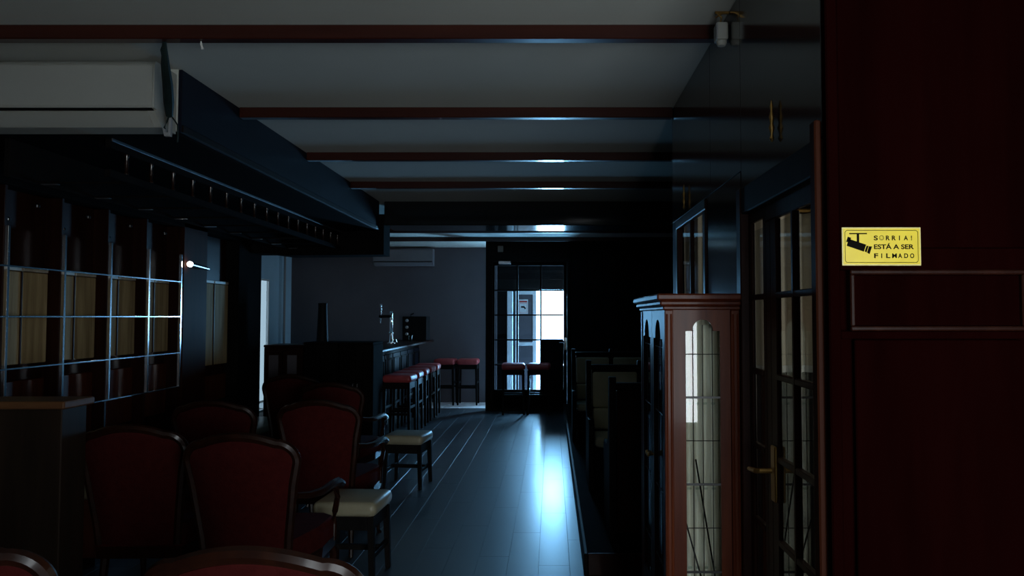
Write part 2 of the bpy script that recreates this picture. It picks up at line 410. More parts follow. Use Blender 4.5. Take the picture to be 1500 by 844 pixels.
# =================================================================== RIGHT HAND GLAZED DOOR (X = .72)
d3 = struct(MB().box(.70, .719, 1.952, 1.992, 0, 2.045, .004).build('door_3', 'mahogany_mid'))
MB().box(.7195, .739, 1.952, 1.992, 0, 1.995, .004).build('jamb', 'mahogany', d3)
MB().box(.70, .752, 2.735, 2.795, 0, 1.998, .004).build('jamb', 'mahogany', d3)
MB().box(.704, .80, 1.993, 2.734, 1.90, 1.998, .004).build('head', 'black_wood', d3)
MB().box(.745, .80, 1.993, 2.795, 2.0, 2.072).build('lintel', 'black_wood', d3)
RB = [.07, .265, .53, .795, 1.06, 1.325, 1.59, 1.842]
sl = MB().frame('x', .730, .746, 2.515, 2.733, .01, 1.897, .035, .003).build('sidelight', 'mahogany', d3)
lf = MB().frame('x', .728, .746, 1.996, 2.511, .01, 1.897, .055, .004).build('door_leaf', 'mahogany', d3)
MB().box(.728, .746, 2.40, 2.455, .066, 1.841).build('lock_stile', 'mahogany', lf)
for k, (p, q) in enumerate(zip(RB, RB[1:])):
    MB().box(.737, .740, 2.551, 2.697, p + .011, q - .011).build('pane', 'glass', sl)
    for (a, b) in ((2.053, 2.218), (2.238, 2.398)):
        MB().box(.736, .739, a, b, p + .011, q - .011).build('pane', 'glass', lf)
    if k:
        MB().box(.728, .748, 2.551, 2.697, p - .010, p + .010, .003).build('glazing_bar', 'mahogany', sl)
        MB().box(.726, .748, 2.053, 2.398, p - .010, p + .010, .003).build('glazing_bar', 'mahogany', lf)
MB().box(.725, .749, 2.219, 2.237, .067, 1.841, .003).build('glazing_bar', 'mahogany', lf)
hp = MB().box(.718, .7275, 2.40, 2.445, .92, 1.10, .003).build('handle_plate', 'brass', d3)
MB().tube([(.714, 2.422, 1.02), (.675, 2.422, 1.02), (.665, 2.43, 1.018), (.662, 2.50, 1.012)], [.009, .009, .009, .007], 8).build('handle', 'brass', hp, True)
# interior window further along the same wall
w3 = struct(MB().frame('x', .712, .742, 3.425, 4.235, 1.302, 2.07, .05, .004).build('window_3', 'mahogany'))
MB().box(.72, .742, 3.82, 3.84, 1.353, 2.019, .003).build('mullion', 'mahogany', w3)
MB().box(.730, .733, 3.476, 3.819, 1.353, 2.019).build('pane', 'glass', w3)
MB().box(.730, .733, 3.841, 4.184, 1.353, 2.019).build('pane', 'glass', w3)

# curtains of the side room
def curtain(x0, x1, y, z0, z1, n):
    a = []; k = n * 8
    for i in range(k + 1):
        t = i / k
        a.append((x0 + (x1 - x0) * t, y + .022 * math.sin(t * n * 2 * PI) + .008 * math.sin(t * n * 5.3 + 1)))
    return MB().prism(a + [(p[0], p[1] + .006) for p in a[::-1]], 'z', z0, z1)
cu = empty('curtain', (0, 0, 0), 0, 'pale pleated curtain seen through the glazed side door', 'curtain')
curtain(.77, 2.3, 4.27, 1.24, 2.12, 16).build('fabric', 'curtain', cu, True)
curtain(.77, 2.3, 4.262, 1.20, 1.2395, 16).build('hem', 'white_paint', cu, True)
MB().tube([(.765, 4.27, 2.135), (2.4, 4.27, 2.135)], .012).build('rail', 'brass', cu)

# =================================================================== DISPLAY CABINET
cab = empty('display_cabinet', (.56, 3.115, 0), 0, 'tall narrow mahogany display cabinet with arched leaded glass beside the glazed door', 'cabinet')
DX, DY = .14, .365          # half depth (X), half width (Y)
def cp(mb, name, m, parent=cab, smooth=False): return mb.build(name, m, parent, smooth)
b = MB(); b.box(-DX, DX, -DY, DY, .06, .32, .006); b.box(-DX - .012, DX, -DY - .012, DY + .012, 0, .06, .006); cp(b, 'base', 'mahogany_red')
b = MB(); b.box(-DX - .006, DX, -DY - .006, DY + .006, 1.545, 1.56, .004); b.box(-DX - .02, DX, -DY - .02, DY + .02, 1.56, 1.58, .006); b.box(-DX - .032, DX, -DY - .032, DY + .032, 1.58, 1.605, .006); cp(b, 'cornice', 'mahogany_red')
for (x, y) in ((-DX + .016, -DY + .016), (DX - .018, -DY + .016), (-DX + .016, DY - .016), (DX - .018, DY - .016)):
    b = MB(); b.box(x - .016, x + .016, y - .016, y + .016, .32, 1.545, .003)
    for dx in (-.008, .008): b.tube([(x + dx, y - .016, .34), (x + dx, y - .016, 1.53)], .004, 6)
    cp(b, 'post', 'mahogany_red')
def arch_panel(u0, u1, z0, z1, g0, g1, gz0, gz1):
    """outline pieces of a framed panel with an arched glass opening: returns list of polygons"""
    gc = (g0 + g1) / 2; r = (g1 - g0) * .30; sh = gz1 - r
    L = [(u0, z0), (g0, z0), (g0, sh), (g0 + (g1 - g0) * .2, sh), (g0 + (g1 - g0) * .2, sh + .004)]
    arc = [(gc - r * math.cos(t), sh + .004 + r * math.sin(t)) for t in [PI * i / 10 for i in range(11)]]
    left = [(u0, z0), (g0, z0), (g0, sh), (gc - r, sh)] + arc[:6] + [(gc, z1), (u0, z1)]
    right = [(2 * gc - p[0], p[1]) for p in left]
    right = [(min(p[0], u1) if abs(p[0] - (2 * gc - u0)) > 1e-6 else u1, p[1]) for p in right]
    return left, right
# side that faces the camera
l, r = arch_panel(-.108, .104, .32, 1.545, -.062, .066, .40, 1.505)
b = MB(); b.prism(l, 'y', -DY + .004, -DY + .026); b.prism(r, 'y', -DY + .004, -DY + .026); b.box(-.062, .066, -DY + .004, -DY + .026, .32, .40)
sd = cp(b, 'side_frame', 'mahogany_red')
MB().box(-.062, .066, -DY + .013, -DY + .017, .40, 1.505).build('pane', 'glass', sd)
b = MB()
for x in (-.034, 0.002, .038): b.tube([(x, -DY + .011, .40), (x, -DY + .011, 1.49)], .0018, 6)
for z in (.58, .90, 1.22): b.box(-.062, .066, -DY + .008, -DY + .0125, z - .004, z + .004)
for z in (.74, 1.06, 1.38): b.tube([(-.062, -DY + .011, z), (.066, -DY + .011, z)], .0018, 6)
b.build('leading', 'lead', sd)
l2, r2 = arch_panel(-.10, .108, .32, 1.545, -.058, .066, .40, 1.505)
# two doors on the aisle face
for s, y0 in ((0, -.333), (1, .004)):
    y1 = y0 + .329
    l, r = arch_panel(y0, y1, .32, 1.545, y0 + .045, y1 - .045, .40, 1.505)
    b = MB(); b.prism(l, 'x', -DX + .002, -DX + .024); b.prism(r, 'x', -DX + .002, -DX + .024); b.box(-DX + .002, -DX + .024, y0 + .045, y1 - .045, .32, .40)
    dr = cp(b, 'door', 'mahogany')
    MB().box(-DX + .012, -DX + .016, y0 + .045, y1 - .045, .40, 1.505).build('pane', 'glass', dr)
    b = MB(); yc = (y0 + y1) / 2
    for yy in (yc - .04, yc + .04): b.tube([(-DX + .010, yy, .40), (-DX + .010, yy, 1.49)], .0018, 6)
    for z in (.56, .84, 1.14, 1.40): b.tube([(-DX + .010, y0 + .045, z), (-DX + .010, y1 - .045, z)], .0018, 6)
    b.build('leading', 'lead', dr)
    b = MB(); b.lathe([(.006, 0), (.006, .012), (.011, .018), (.008, .026)], 12)
    b.bm.transform(Matrix.Translation((-DX + .001, (y1 - .02) if s == 0 else (y0 + .02), .95)) @ Matrix.Rotation(-PI / 2, 4, 'Y')); b.build('knob', 'brass', dr, True)
cp(MB().box(DX - .012, DX - .002, -DY + .03, DY - .03, .32, 1.545), 'back_panel', 'curtain')
def pleats(x0, x1, y, z0, z1, n):
    a = [(x0 + (x1 - x0) * i / (n * 6), y + .022 * abs(math.sin(PI * i / 6))) for i in range(n * 6 + 1)]
    return MB().prism(a + [(x1, y + .030), (x0, y + .030)], 'z', z0, z1)
cp(pleats(-.108, .11, -DY + .105, .33, 1.54, 7), 'pleated_lining', 'curtain')
for z in (.56, .86, 1.185): cp(MB().box(-.112, .124, -.245, .33, z - .004, z + .004), 'shelf', 'glass_shelf')
# things on the shelves of the cabinet
def vase(name, loc, prof, m, label, cat):
    o = MB().lathe(prof, 20).build(name, m, None, True); o.location = loc; return tag(o, label, cat)
vase('glass_goblet', (.50, 3.30, 1.19), [(.028, 0), (.028, .004), (.005, .012), (.005, .07), (.026, .09), (.034, .15), (.031, .155), (.022, .095), (.003, .085)], 'glass_shelf', 'stemmed glass goblet on the upper shelf of the display cabinet', 'glass')
vase('silver_cup', (.50, 3.00, .865), [(.03, 0), (.03, .006), (.010, .02), (.010, .05), (.032, .07), (.038, .12), (.034, .12), (.028, .074), (.002, .068)], 'chrome', 'small silver cup on the middle shelf of the display cabinet', 'cup')
vase('silver_bowl', (.50, 3.02, .565), [(.025, 0), (.025, .006), (.012, .016), (.045, .045), (.055, .075), (.051, .075), (.04, .048), (.002, .03)], 'chrome', 'small silver bowl on the lowest shelf of the display cabinet', 'bowl')
for k, (x0, x1, y, z, t) in enumerate(((.50, .62, 2.80, .3205, 'shorter dark stick leaning inside the display cabinet before the pleats'), (.545, .65, 2.82, .3205, 'longer dark stick leaning inside the display cabinet before the pleats'))):
    hgt = .44 + .22 * k
    st = MB().tube([(x0, y, z + hgt), (x1, y, z + .004)], .0032, 8).build('wooden_stick', 'black_wood'); tag(st, t, 'stick')

# gilt ornament high on the black wall
orn = MB()
prof = [(.002, 0), (.008, .01), (.004, .025), (.010, .045), (.005, .06), (.009, .08), (.004, .10), (.006, .115), (.001, .135)]
orn.lathe(prof, 10)
o = orn.build('wall_ornament', 'brass', None, True); o.location = (.706, 2.35, 2.08); tag(o, 'slim gilded ornament on the black wall above the glazed side door', 'ornament')
o2 = o.copy(); C.objects.link(o2); o2.location = (.706, 3.92, 2.09); tag(o2, 'slim gilded ornament on the black wall above the interior window', 'ornament')

# =================================================================== SIGN
sg = empty('warning_sign', (.860, 1.9245, 1.703), 0, 'yellow video surveillance sign with black lettering on the dark panelled wall', 'sign')
SW, SH = .206, .100
MB().box(-SW / 2, SW / 2, -.003, 0, -SH / 2, SH / 2, .0008).build('border', 'sign_cream', sg)
MB().box(-SW / 2 + .003, SW / 2 - .003, -.0036, -.0029, -SH / 2 + .003, SH / 2 - .003).build('plate', 'sign_yellow', sg)
def rrect(x0, x1, z0, z1, r, n=5):
    P = []
    for (cx_, cz_, a0) in ((x1 - r, z1 - r, 0), (x0 + r, z1 - r, PI / 2), (x0 + r, z0 + r, PI), (x1 - r, z0 + r, 1.5 * PI)):
        for i in range(n + 1):
            a = a0 + PI / 2 * i / n; P.append((cx_ + r * math.cos(a), cz_ + r * math.sin(a)))
    return P
ln = MB().tube([(p[0], -.0037, p[1]) for p in rrect(-.095, .095, -.042, .042, .007)], .0007, 6, closed=True, up=(0, 1, 0)); ln.build('outline', 'ink', sg)
def rot2(P, a, cx_, cz_): return [(cx_ + p[0] * math.cos(a) - p[1] * math.sin(a), cz_ + p[0] * math.sin(a) + p[1] * math.cos(a)) for p in P]
ic = MB()
ic.prism([(-.084, .035), (-.038, .035), (-.038, .032), (-.084, .032)], 'y', -.0042, -.0035)
ic.prism([(-.0645, .033), (-.0585, .033), (-.0585, .004), (-.0645, .004)], 'y', -.0046, -.0035)
a = -.33
ic.prism(rot2([(-.025, .0085), (.022, .0085), (.022, -.0105), (-.025, -.0105)], a, -.064, .0035), 'y', -.0044, -.0035)
ic.prism(rot2([(-.029, .011), (-.020, .011), (-.020, .0), (-.029, -.004)], a, -.064, .0055), 'y', -.0044, -.0035)
ic.prism(rot2([(.024, .006), (.029, .0075), (.029, -.0105), (.024, -.009)], a, -.064, .0035), 'y', -.0044, -.0035)
ic.prism(rot2([(.0305, .007), (.038, .009), (.038, -.012), (.0305, -.010)], a, -.064, .0035), 'y', -.0044, -.0035)
ic.build('camera_symbol', 'ink', sg)
def text(s, x, z, size, width, parent, m='ink', name='lettering', y=-.0037):
    c = bpy.data.curves.new(name, 'FONT'); c.body = s; c.size = size; c.extrude = .0003; c.offset = .0004 * size / .014
    t = bpy.data.objects.new('tmp_text', c); C.objects.link(t)
    bpy.context.view_layer.update()
    me = bpy.data.meshes.new_from_object(t.evaluated_get(bpy.context.evaluated_depsgraph_get()))
    bpy.data.objects.remove(t); bpy.data.curves.remove(c)
    xs = [v.co.x for v in me.vertices]; w0 = max(xs) - min(xs); x_ = min(xs)
    for v in me.vertices:
        v.co = Vector((x + (v.co.x - x_) * width / w0, y - v.co.z, z + v.co.y))
    me.materials.clear(); me.materials.append(M[m])
    o = bpy.data.objects.new(name, me); C.objects.link(o); o.parent = parent
    return o
X0, X1 = -.020, .084
def spaced(s, z, size):
    n = len(s); step = (X1 - X0) / (n - .35)
    for i, ch in enumerate(s):
        if ch in ' @': continue
        wch = .0024 if ch in 'I!' else .0122 if ch == 'M' else .0104
        text(ch, X0 + i * step + (.003 if ch in 'I!' else 0), z, .0165, min(wch, step * .85), sg)
spaced('S@RRIA!', .0165, .0165)
text('EST\u00c1 A SER', X0, -.0065, .0165, X1 - X0, sg)
spaced('FILMADO', -.0300, .0165)
st_ = (X1 - X0) / 6.65; ccx, ccz = X0 + st_ + .0045, .0225
sm = MB().tube([(ccx + .0058 * math.cos(2 * PI * i / 20), -.0037, ccz + .0058 * math.sin(2 * PI * i / 20)) for i in range(20)], .0006, 5, closed=True, up=(0, 1, 0))
for dx in (-.002, .002): sm.prism([(ccx + dx - .0005, ccz + .001), (ccx + dx + .0005, ccz + .001), (ccx + dx + .0005, ccz + .0028), (ccx + dx - .0005, ccz + .0028)], 'y', -.0041, -.0035)
sm.tube([(ccx + .0032 * math.cos(PI + PI * i / 8), -.0037, ccz - .0003 + .0030 * math.sin(PI + PI * i / 8)) for i in range(9)], .0004, 5, up=(0, 1, 0))
sm.build('smile_symbol', 'ink', sg)

# =================================================================== AIR CONDITIONERS, SENSOR, CABLE
def aircon(name, wdt, loc, label, pm_='white_plastic'):
    t = empty(name, loc, 0, label, 'air conditioner')
    hw = wdt / 2
    P = [(0, .30), (-.19, .30), (-.205, .285), (-.205, .075), (-.18, .072), (-.18, .066), (-.20, .062), (-.13, .0), (0, .0)]
    MB().prism(P, 'x', -hw, hw).build('body', pm_, t)
    MB().prism([(-.207, .283), (-.212, .275), (-.212, .085), (-.207, .078)], 'x', -hw + .006, hw - .006).build('front_panel', pm_, t)
    MB().prism([(-.207, .060), (-.213, .052), (-.150, .000), (-.140, .002)], 'x', -hw + .03, hw - .03).build('louvre', pm_, t)
    MB().prism([(-.206, .075), (-.210, .073), (-.206, .066), (-.18, .066)], 'x', -hw + .01, hw - .01).build('air_slot', 'black_plastic', t)
    return t
aircon('air_conditioner', 1.14, (-2.445, 3.655, 2.43), 'white wall air conditioner on the soffit end, dark cable hanging beside it')
aircon('air_conditioner', 1.05, (-2.62, YF - .001, 2.42), 'white wall air conditioner on the far grey wall above the bar', 'shaded_plastic')
cb = empty('hanging_cable', (-1.66, 3.145, 0), 0, 'dark cable bundle hanging from a ceiling beam in front of the air conditioner', 'cable')
b = MB()
b.tube([(.0, -.02, 2.70), (-.03, .05, 2.62), (-.06, .13, 2.56), (-.09, .20, 2.50), (-.112, .25, 2.45)], [.008, .018, .022, .022, .015], 8); b.build('bundle', 'cable', cb, True)
MB().tube([(-.112, .25, 2.455), (-.126, .255, 2.425), (-.140, .26, 2.40), (-.134, .26, 2.385)], .004, 6).build('loose_wire', 'cable', cb)
MB().tube([(-.108, .25, 2.455), (-.09, .255, 2.43), (-.078, .26, 2.41), (-.076, .26, 2.36), (-.078, .26, 2.33)], .004, 6).build('loose_wire', 'cable', cb)
MB().tube([(.0, -.02, 2.70), (-.024, .0, 2.67), (-.034, .045, 2.62)], .003, 6).build('loose_wire', 'cable', cb)
b = MB(); b.prism([(-.142, 2.395), (-.130, 2.388), (-.128, 2.375), (-.115, 2.372), (-.110, 2.46), (-.100, 2.46), (-.104, 2.355), (-.132, 2.355)], 'y', .245, .262); b.build('clip', 'grey_plastic', cb)
se = empty('wall_sensor', (.718, 2.99, 2.70), 0, 'white plastic sensor on a bracket where a beam meets the glossy black wall', 'sensor')
b = MB(); b.box(-.052, -.004, -.05, .01, -.060, .012, .008, 2); b.build('housing', 'white_plastic', se)
MB().box(-.053, -.044, -.051, -.030, -.056, .008, .003).build('lens', 'grey_plastic', se)
MB().lathe([(.002, -.082), (.016, -.078), (.022, -.066), (.022, -.058)], 14, (-.026, -.02, 0)).build('dome', 'white_plastic', se, True)
b = MB(); b.box(-.056, .0, -.045, -.039, .044, .055); b.tube([(-.05, -.042, .05), (-.03, -.042, .03), (-.035, -.04, .012)], .004, 6); b.tube([(-.055, -.042, .03), (-.02, -.045, .05), (.0, -.045, .052)], .003, 6)
b.build('bracket', 'brass', se)
hk = MB().tube([(0, 0, 0), (.001, 0, -.012), (.004, 0, -.022), (.008, 0, -.034)], [.002, .005, .004, .006], 6).build('paper_tag', 'paper'); hk.location = (-1.50, 3.12, ZC - .0625); tag(hk, 'small white paper scrap hanging under the same beam as the cable', 'tag')
ts = MB().box(-.045, .045, -.03, 0, -.05, .05, .008, 2).build('door_sensor', 'white_plastic'); ts.location = (-.83, YD - .001, 2.62); tag(ts, 'small white box on the dark wall above the glazed door', 'sensor')

# =================================================================== GANTRY under the soffit
ga = empty('glass_rack', (0, 0, 0), 0, 'dark wooden glass rack with short spindles hanging under the soffit', 'rack')
MB().box(-2.285, -2.255, 3.75, 7.9, 2.385, 2.434, .003).build('upper_rail', 'matte_black', ga)
MB().box(-2.254, -2.246, 3.75, 7.9, 2.418, 2.434, .002).build('metal_edge', 'steel', ga)
MB().box(-2.285, -2.255, 3.75, 7.9, 2.235, 2.275, .003).build('lower_rail', 'matte_black', ga)
MB().box(-2.80, -2.77, 3.75, 7.9, 2.235, 2.434, .003).build('back_board', 'matte_black', ga)
sp = None
for k in range(17):
    y = 3.92 + k * .243
    if sp is None:
        sp = MB().lathe([(.012, 0), (.012, .012), (.007, .022), (.011, .055), (.007, .088), (.012, .098), (.012, .109)], 10).build('spindle', 'varnish', ga, True); sp.location = (-2.27, y, 2.2755); spm = sp.data
    else: part_at(spm, 'spindle', (-2.27, y, 2.2755), ga)
for k in range(9):
    y = 3.98 + k * .47
    hr = MB().box(-2.768, -2.287, y - .012, y + .012, 2.238, 2.25, .002).build('hanging_rail', 'matte_black', ga)
    MB().box(-2.76, -2.67, y - .013, y + .013, 2.234, 2.2379, .001).build('metal_tip', 'steel', hr)

# =================================================================== CHROME SHELVING on the left wall
sh = empty('glass_shelving', (0, 0, 0), 0, 'chrome framed glass shelving in front of the oak panelled bays', 'shelving')
for y in YS:
    MB().box(-3.222, -3.200, y - .010, y + .010, .92 if y > 4.9 or y < 4 else .47, 2.06, .002).build('upright', 'chrome', sh)
for z in (1.82, 1.52, 1.21, .92):
    MB().box(-3.290, -3.206, YS[0] + .012, YS[-1] + .10, z - .003, z + .003).build('glass_shelf', 'glass_shelf', sh)
    MB().box(-3.205, -3.199, YS[0] + .012, YS[-1] + (.0 if z > .95 else .0), z - .005, z + .005, .001).build('shelf_edge', 'chrome', sh)
for y in YS[:5]:
    b = MB(); b.lathe([(.004, 0), (.016, .004), (.016, .02), (.006, .03)], 12, (-3.23, y + .27, 2.20)); b.build('spot_lamp', 'chrome', sh, True)
    b = MB(); b.lathe([(.004, 0), (.014, .004), (.014, .016), (.006, .024)], 12, (-3.30, y + .12, 2.10)); b.build('spot_lamp', 'chrome', sh, True)
lp = empty('wall_lamp', (-3.195, 6.45, 1.98), 0, 'small lit tubular wall lamp on the red-brown pilaster', 'lamp')
MB().tube([(.03, 0, 0), (.03, .02, -.002)], .024, 12).build('bulb', 'lamp_lit', lp, True)
MB().tube([(.03, .021, -.002), (.032, .34, -.02)], [.022, .018], 12).build('tube', 'steel', lp, True)
MB().box(-.004, .03, .15, .19, -.03, 0, .003).build('bracket', 'black_plastic', lp)

# =================================================================== LEFT COUNTER, BANQUETTE
ct = empty('service_counter', (-2.80, 3.35, 0), 0, 'dark brown service counter with lighter brown top before the chrome shelving', 'counter')
MB().box(-.65, .65, -.085, .09, 0, 1.115, .004).build('body', 'counter_side', ct)
MB().box(-.655, .675, -.11, .11, 1.115, 1.15, .008, 2).build('top', 'counter_top', ct)
MB().box(-.65, .65, -.091, -.0855, .0, .10, .002).build('plinth', 'black_wood', ct)
bq = empty('banquette', (-2.975, 6.2, 0), 0, 'long low banquette with red sides and pale seat under the glass shelving', 'bench')
MB().box(-.215, .215, -1.65, 1.68, 0.05, .405, .012, 2).build('base', 'orange_red', bq)
MB().box(-.215, .225, -1.66, 1.68, .405, .465, .02, 3).build('seat', 'cream', bq, True)
MB().box(-.20, .19, -1.63, 1.66, 0, .05).build('plinth', 'black_wood', bq)

# =================================================================== RED TUB CHAIRS (face +Y)
def make_chair():
    t = empty('armchair', (0, 0, 0))
    def outline(w_top, w_bot, z0, z1, droop, n=10):
        """back outline, (x,z) from lower left over the top to lower right"""
        P = [(-w_bot, z0), (-w_bot - .01, z0 + .12), (-w_top + .02, z1 - .22), (-w_top, z1 - .12)]
        rc = .085
        for i in range(1, n): 
            a = PI - (PI / 2) * i / n
            P.append((-w_top + rc + rc * math.cos(a), z1 - droop - rc + rc * math.sin(a)))
        m = 8
        for i in range(m + 1):
            x = (-w_top + rc) * (1 - i / m)
            P.append((x, z1 - droop * (x / (w_top - rc)) ** 2))
        return P + [(-p[0], p[1]) for p in P[::-1][1:]]
    def rake(z): return -.235 - .10 * max(0, (z - .42)) / .55
    def bow(x): return -.05 * (1 - (x / .27) ** 2)      # back curves around the sitter
    P = outline(.25, .19, .40, .985, .035)
    b = MB(); b.tube([(p[0], rake(p[1]) + bow(p[0]), p[1]) for p in P], .021, 8, up=(0, 1, 0), sx=1.0); b.build('back_frame', 'chair_wood', t, True)
    # upholstered back: grid filled inside outline, both faces
    def pad(off, bul):
        bm = bmesh.new(); rows = []
        nz, nx = 12, 10
        for j in range(nz + 1):
            z = .40 + (.965 - .40) * j / nz
            # half-width at z
            hw = .19
            for (x1_, z1_), (x2_, z2_) in zip(P[:len(P) // 2], P[1:len(P) // 2 + 1]):
                if z1_ <= z <= z2_ and z2_ > z1_: hw = -(x1_ + (x2_ - x1_) * (z - z1_) / (z2_ - z1_))
            hw = max(hw - .012, .02)
            rows.append([bm.verts.new((hw * (2 * i / nx - 1), rake(z) + bow(hw * (2 * i / nx - 1)) + off + bul * (1 - (2 * i / nx - 1) ** 4) * (1 - (2 * j / nz - 1) ** 4), z)) for i in range(nx + 1)])
        for A, B in zip(rows, rows[1:]):
            for i in range(nx): bm.faces.new((A[i], A[i + 1], B[i + 1], B[i]))
        return bm
    b = MB(); b.merge(pad(-.006, -.02)); b.merge(pad(.006, .03)); b.build('backrest', 'red_fabric', t, True)
    b = MB()
    prof = [(-.21, -.26), (.21, -.26), (.265, .0), (.26, .22), (.20, .27), (-.20, .27), (-.26, .22), (-.265, .0)]
    bm = bmesh.new()
    A = [bm.verts.new((p[0], p[1], .385)) for p in prof]; B = [bm.verts.new((p[0], p[1], .455)) for p in prof]; D = [bm.verts.new((p[0] * .93, p[1] * .93, .485)) for p in prof]
    for Q, R in ((A, B), (B, D)):
        for i in range(8): bm.faces.new((Q[i], Q[(i + 1) % 8], R[(i + 1) % 8], R[i]))
    bm.faces.new(D); bm.faces.new(A[::-1])
    b.merge(bm); b.build('seat', 'red_fabric', t, True)
    bm = bmesh.new()
    A = [bm.verts.new((p[0] * .99, p[1] * .99, .325)) for p in prof]; B = [bm.verts.new((p[0] * 1.01, p[1] * 1.01, .385)) for p in prof]
    for i in range(8): bm.faces.new((A[i], A[(i + 1) % 8], B[(i + 1) % 8], B[i]))
    bm.faces.new(B); bm.faces.new(A[::-1])
    MB().merge(bm).build('seat_rail', 'chair_wood', t)
    for s in (-1, 1):
        arm = MB().tube([(s * .232, -.27, .70), (s * .262, -.20, .685), (s * .285, -.08, .675), (s * .292, .05, .68), (s * .298, .13, .675), (s * .305, .17, .655), (s * .300, .175, .635)],
                  [.014, .017, .020, .021, .024, .022, .010], 8).build('armrest', 'chair_wood', t, True)
        MB().tube([(s * .294, .10, .665), (s * .300, .12, .60), (s * .275, .16, .52), (s * .255, .20, .45), (s * .252, .20, .36)], [.017, .014, .016, .018, .018], 8).build('arm_post', 'chair_wood', arm, True)
        MB().tube([(s * .22, .22, .36), (s * .245, .25, .28), (s * .235, .24, .14), (s * .235, .245, .03), (s * .24, .26, .0)], [.026, .024, .016, .012, .017], 8).build('leg', 'chair_wood', t, True)
        MB().tube([(s * .18, -.22, .36), (s * .185, -.24, .2), (s * .20, -.29, .0)], [.022, .019, .014], 8).build('leg', 'chair_wood', t, True)
    return t
chair = make_chair()
CH = [(-.69, 2.07, .0, 'red upholstered armchair with rounded glossy wooden top rail, standing alone before the chair rows', None),
      (-1.50, 2.12, .1, 'red armchair with wooden top rail standing in front of the service counter', None),
      (-2.045, 3.96, .02, 'dark red armchair touching the end of the brown service counter', None),
      (-1.395, 3.70, -.02, 'dark red armchair in the row of the service counter, beside a cream stool', None),
      (-2.11, 4.98, .0, 'dark red armchair in the second row from the counter, next to the banquette', None),
      (-1.46, 5.02, -.02, 'dark red armchair in the second row from the counter, on the aisle side', None),
      (-1.74, 6.25, -.04, 'dark red armchair beside the cream stool closest to the bar stools', None),
      (-2.36, 7.05, .03, 'dark red armchair in front of the reddish sideboard, next to the banquette', None)]
for i, (x, y, rz_, lab, g) in enumerate(CH):
    o = chair if i == 0 else copy_tree(chair)
    o.location = (x, y, 0); o.rotation_euler = (0, 0, rz_); tag(o, lab, 'armchair', 'red armchairs')

# =================================================================== STOOLS
def make_stool(name, hgt, w_, pad_m, pad_h, stretch):
    t = empty(name, (0, 0, 0)); hw = w_ / 2
    MB().box(-hw, hw, -hw, hw, hgt - pad_h, hgt, pad_h * .42, 4).build('seat', pad_m, t, True)
    MB().frame('y', 0, 0, 0, 0, 0, 0, 0) if False else None
    a0, a1 = hgt - pad_h - .075, hgt - pad_h + .004
    b = MB(); q = hw - .022
    b.box(-q, q, -q, -q + .02, a0, a1, .002); b.box(-q, q, q - .02, q, a0, a1, .002); b.box(-q, -q + .02, -q + .021, q - .021, a0, a1, .002); b.box(q - .02, q, -q + .021, q - .021, a0, a1, .002)
    b.build('apron', 'black_wood', t)
    sp_ = .012
    for sx_ in (-1, 1):
        for sy_ in (-1, 1):
            bm = bmesh.new(); bmesh.ops.create_cube(bm, size=1)
            for v in bm.verts:
                top = v.co.z > 0; k = .019 if top else .015
                px, py = sx_ * (q - .012 + (0 if top else sp_)), sy_ * (q - .012 + (0 if top else sp_))
                v.co = Vector((px + (k if v.co.x > 0 else -k), py + (k if v.co.y > 0 else -k), a1 - .002 if top else 0))
            bmesh.ops.bevel(bm, geom=bm.edges[:], offset=.003, segments=1, affect='EDGES')
            MB().merge(bm).build('leg', 'black_wood', t)
    e = q - .008
    for z, ax in stretch:
        b = MB()
        if ax == 'x': b.box(-e, e, -.012, .012, z - .016, z + .016, .003)
        elif ax == 'x-': b.box(-e, e, -e - .012, -e + .012, z - .016, z + .016, .003)
        elif ax == 'x+': b.box(-e, e, e - .012, e + .012, z - .016, z + .016, .003)
        elif ax == 'y-': b.box(-e - .012, -e + .012, -e, e, z - .016, z + .016, .003)
        else: b.box(e - .012, e + .012, -e, e, z - .016, z + .016, .003)
        b.build('stretcher', 'black_wood', t)
    return t
cs = make_stool('low_stool', .47, .37, 'cream', .085, [(.16, 'y-'), (.16, 'y+'), (.17, 'x')])
cs.location = (-1.165, 4.40, 0); cs.rotation_euler = (0, 0, -.06); tag(cs, 'cream padded low stool farther from the bar stools, beside the armchair rows', 'stool', 'cream low stools')
c2 = copy_tree(cs); c2.location = (-1.30, 6.75, 0); c2.rotation_euler = (0, 0, -.12); tag(c2, 'cream padded low stool between the armchairs and the bar stools', 'stool', 'cream low stools')
bs = make_stool('bar_stool', .79, .37, 'pink_seat', .10, [(.30, 'x-'), (.30, 'x+'), (.38, 'y-'), (.38, 'y+')])
ordn = ('first', 'second', 'third', 'fourth', 'fifth')
spots = [(-1.93, 9.45 + .53 * k, 0, 'red bar stool at the bar counter, %s in the row from the black fridges' % ordn[k], 'bar stools along the counter') for k in range(5)]
spots += [(-1.84, 12.92, 0, 'red bar stool against the far grey wall next to the bar counter', 'bar stools by the far wall'),
          (-1.45, 12.92, 0, 'red bar stool against the far grey wall, on the side of the glazed door', 'bar stools by the far wall'),
          (-.60, 11.66, 0, 'red bar stool in front of the glazed door, beside the hinge side panes', 'bar stools before the glazed door'),
          (-.20, 11.66, 0, 'red bar stool in front of the glazed door, below the handle side', 'bar stools before the glazed door')]
for i, (x, y, rz_, lab, g) in enumerate(spots):
    o = bs if i == 0 else copy_tree(bs)
    o.location = (x, y, 0); o.rotation_euler = (0, 0, rz_ + .03 * ((i * 7) % 5 - 2)); tag(o, lab, 'stool', g)

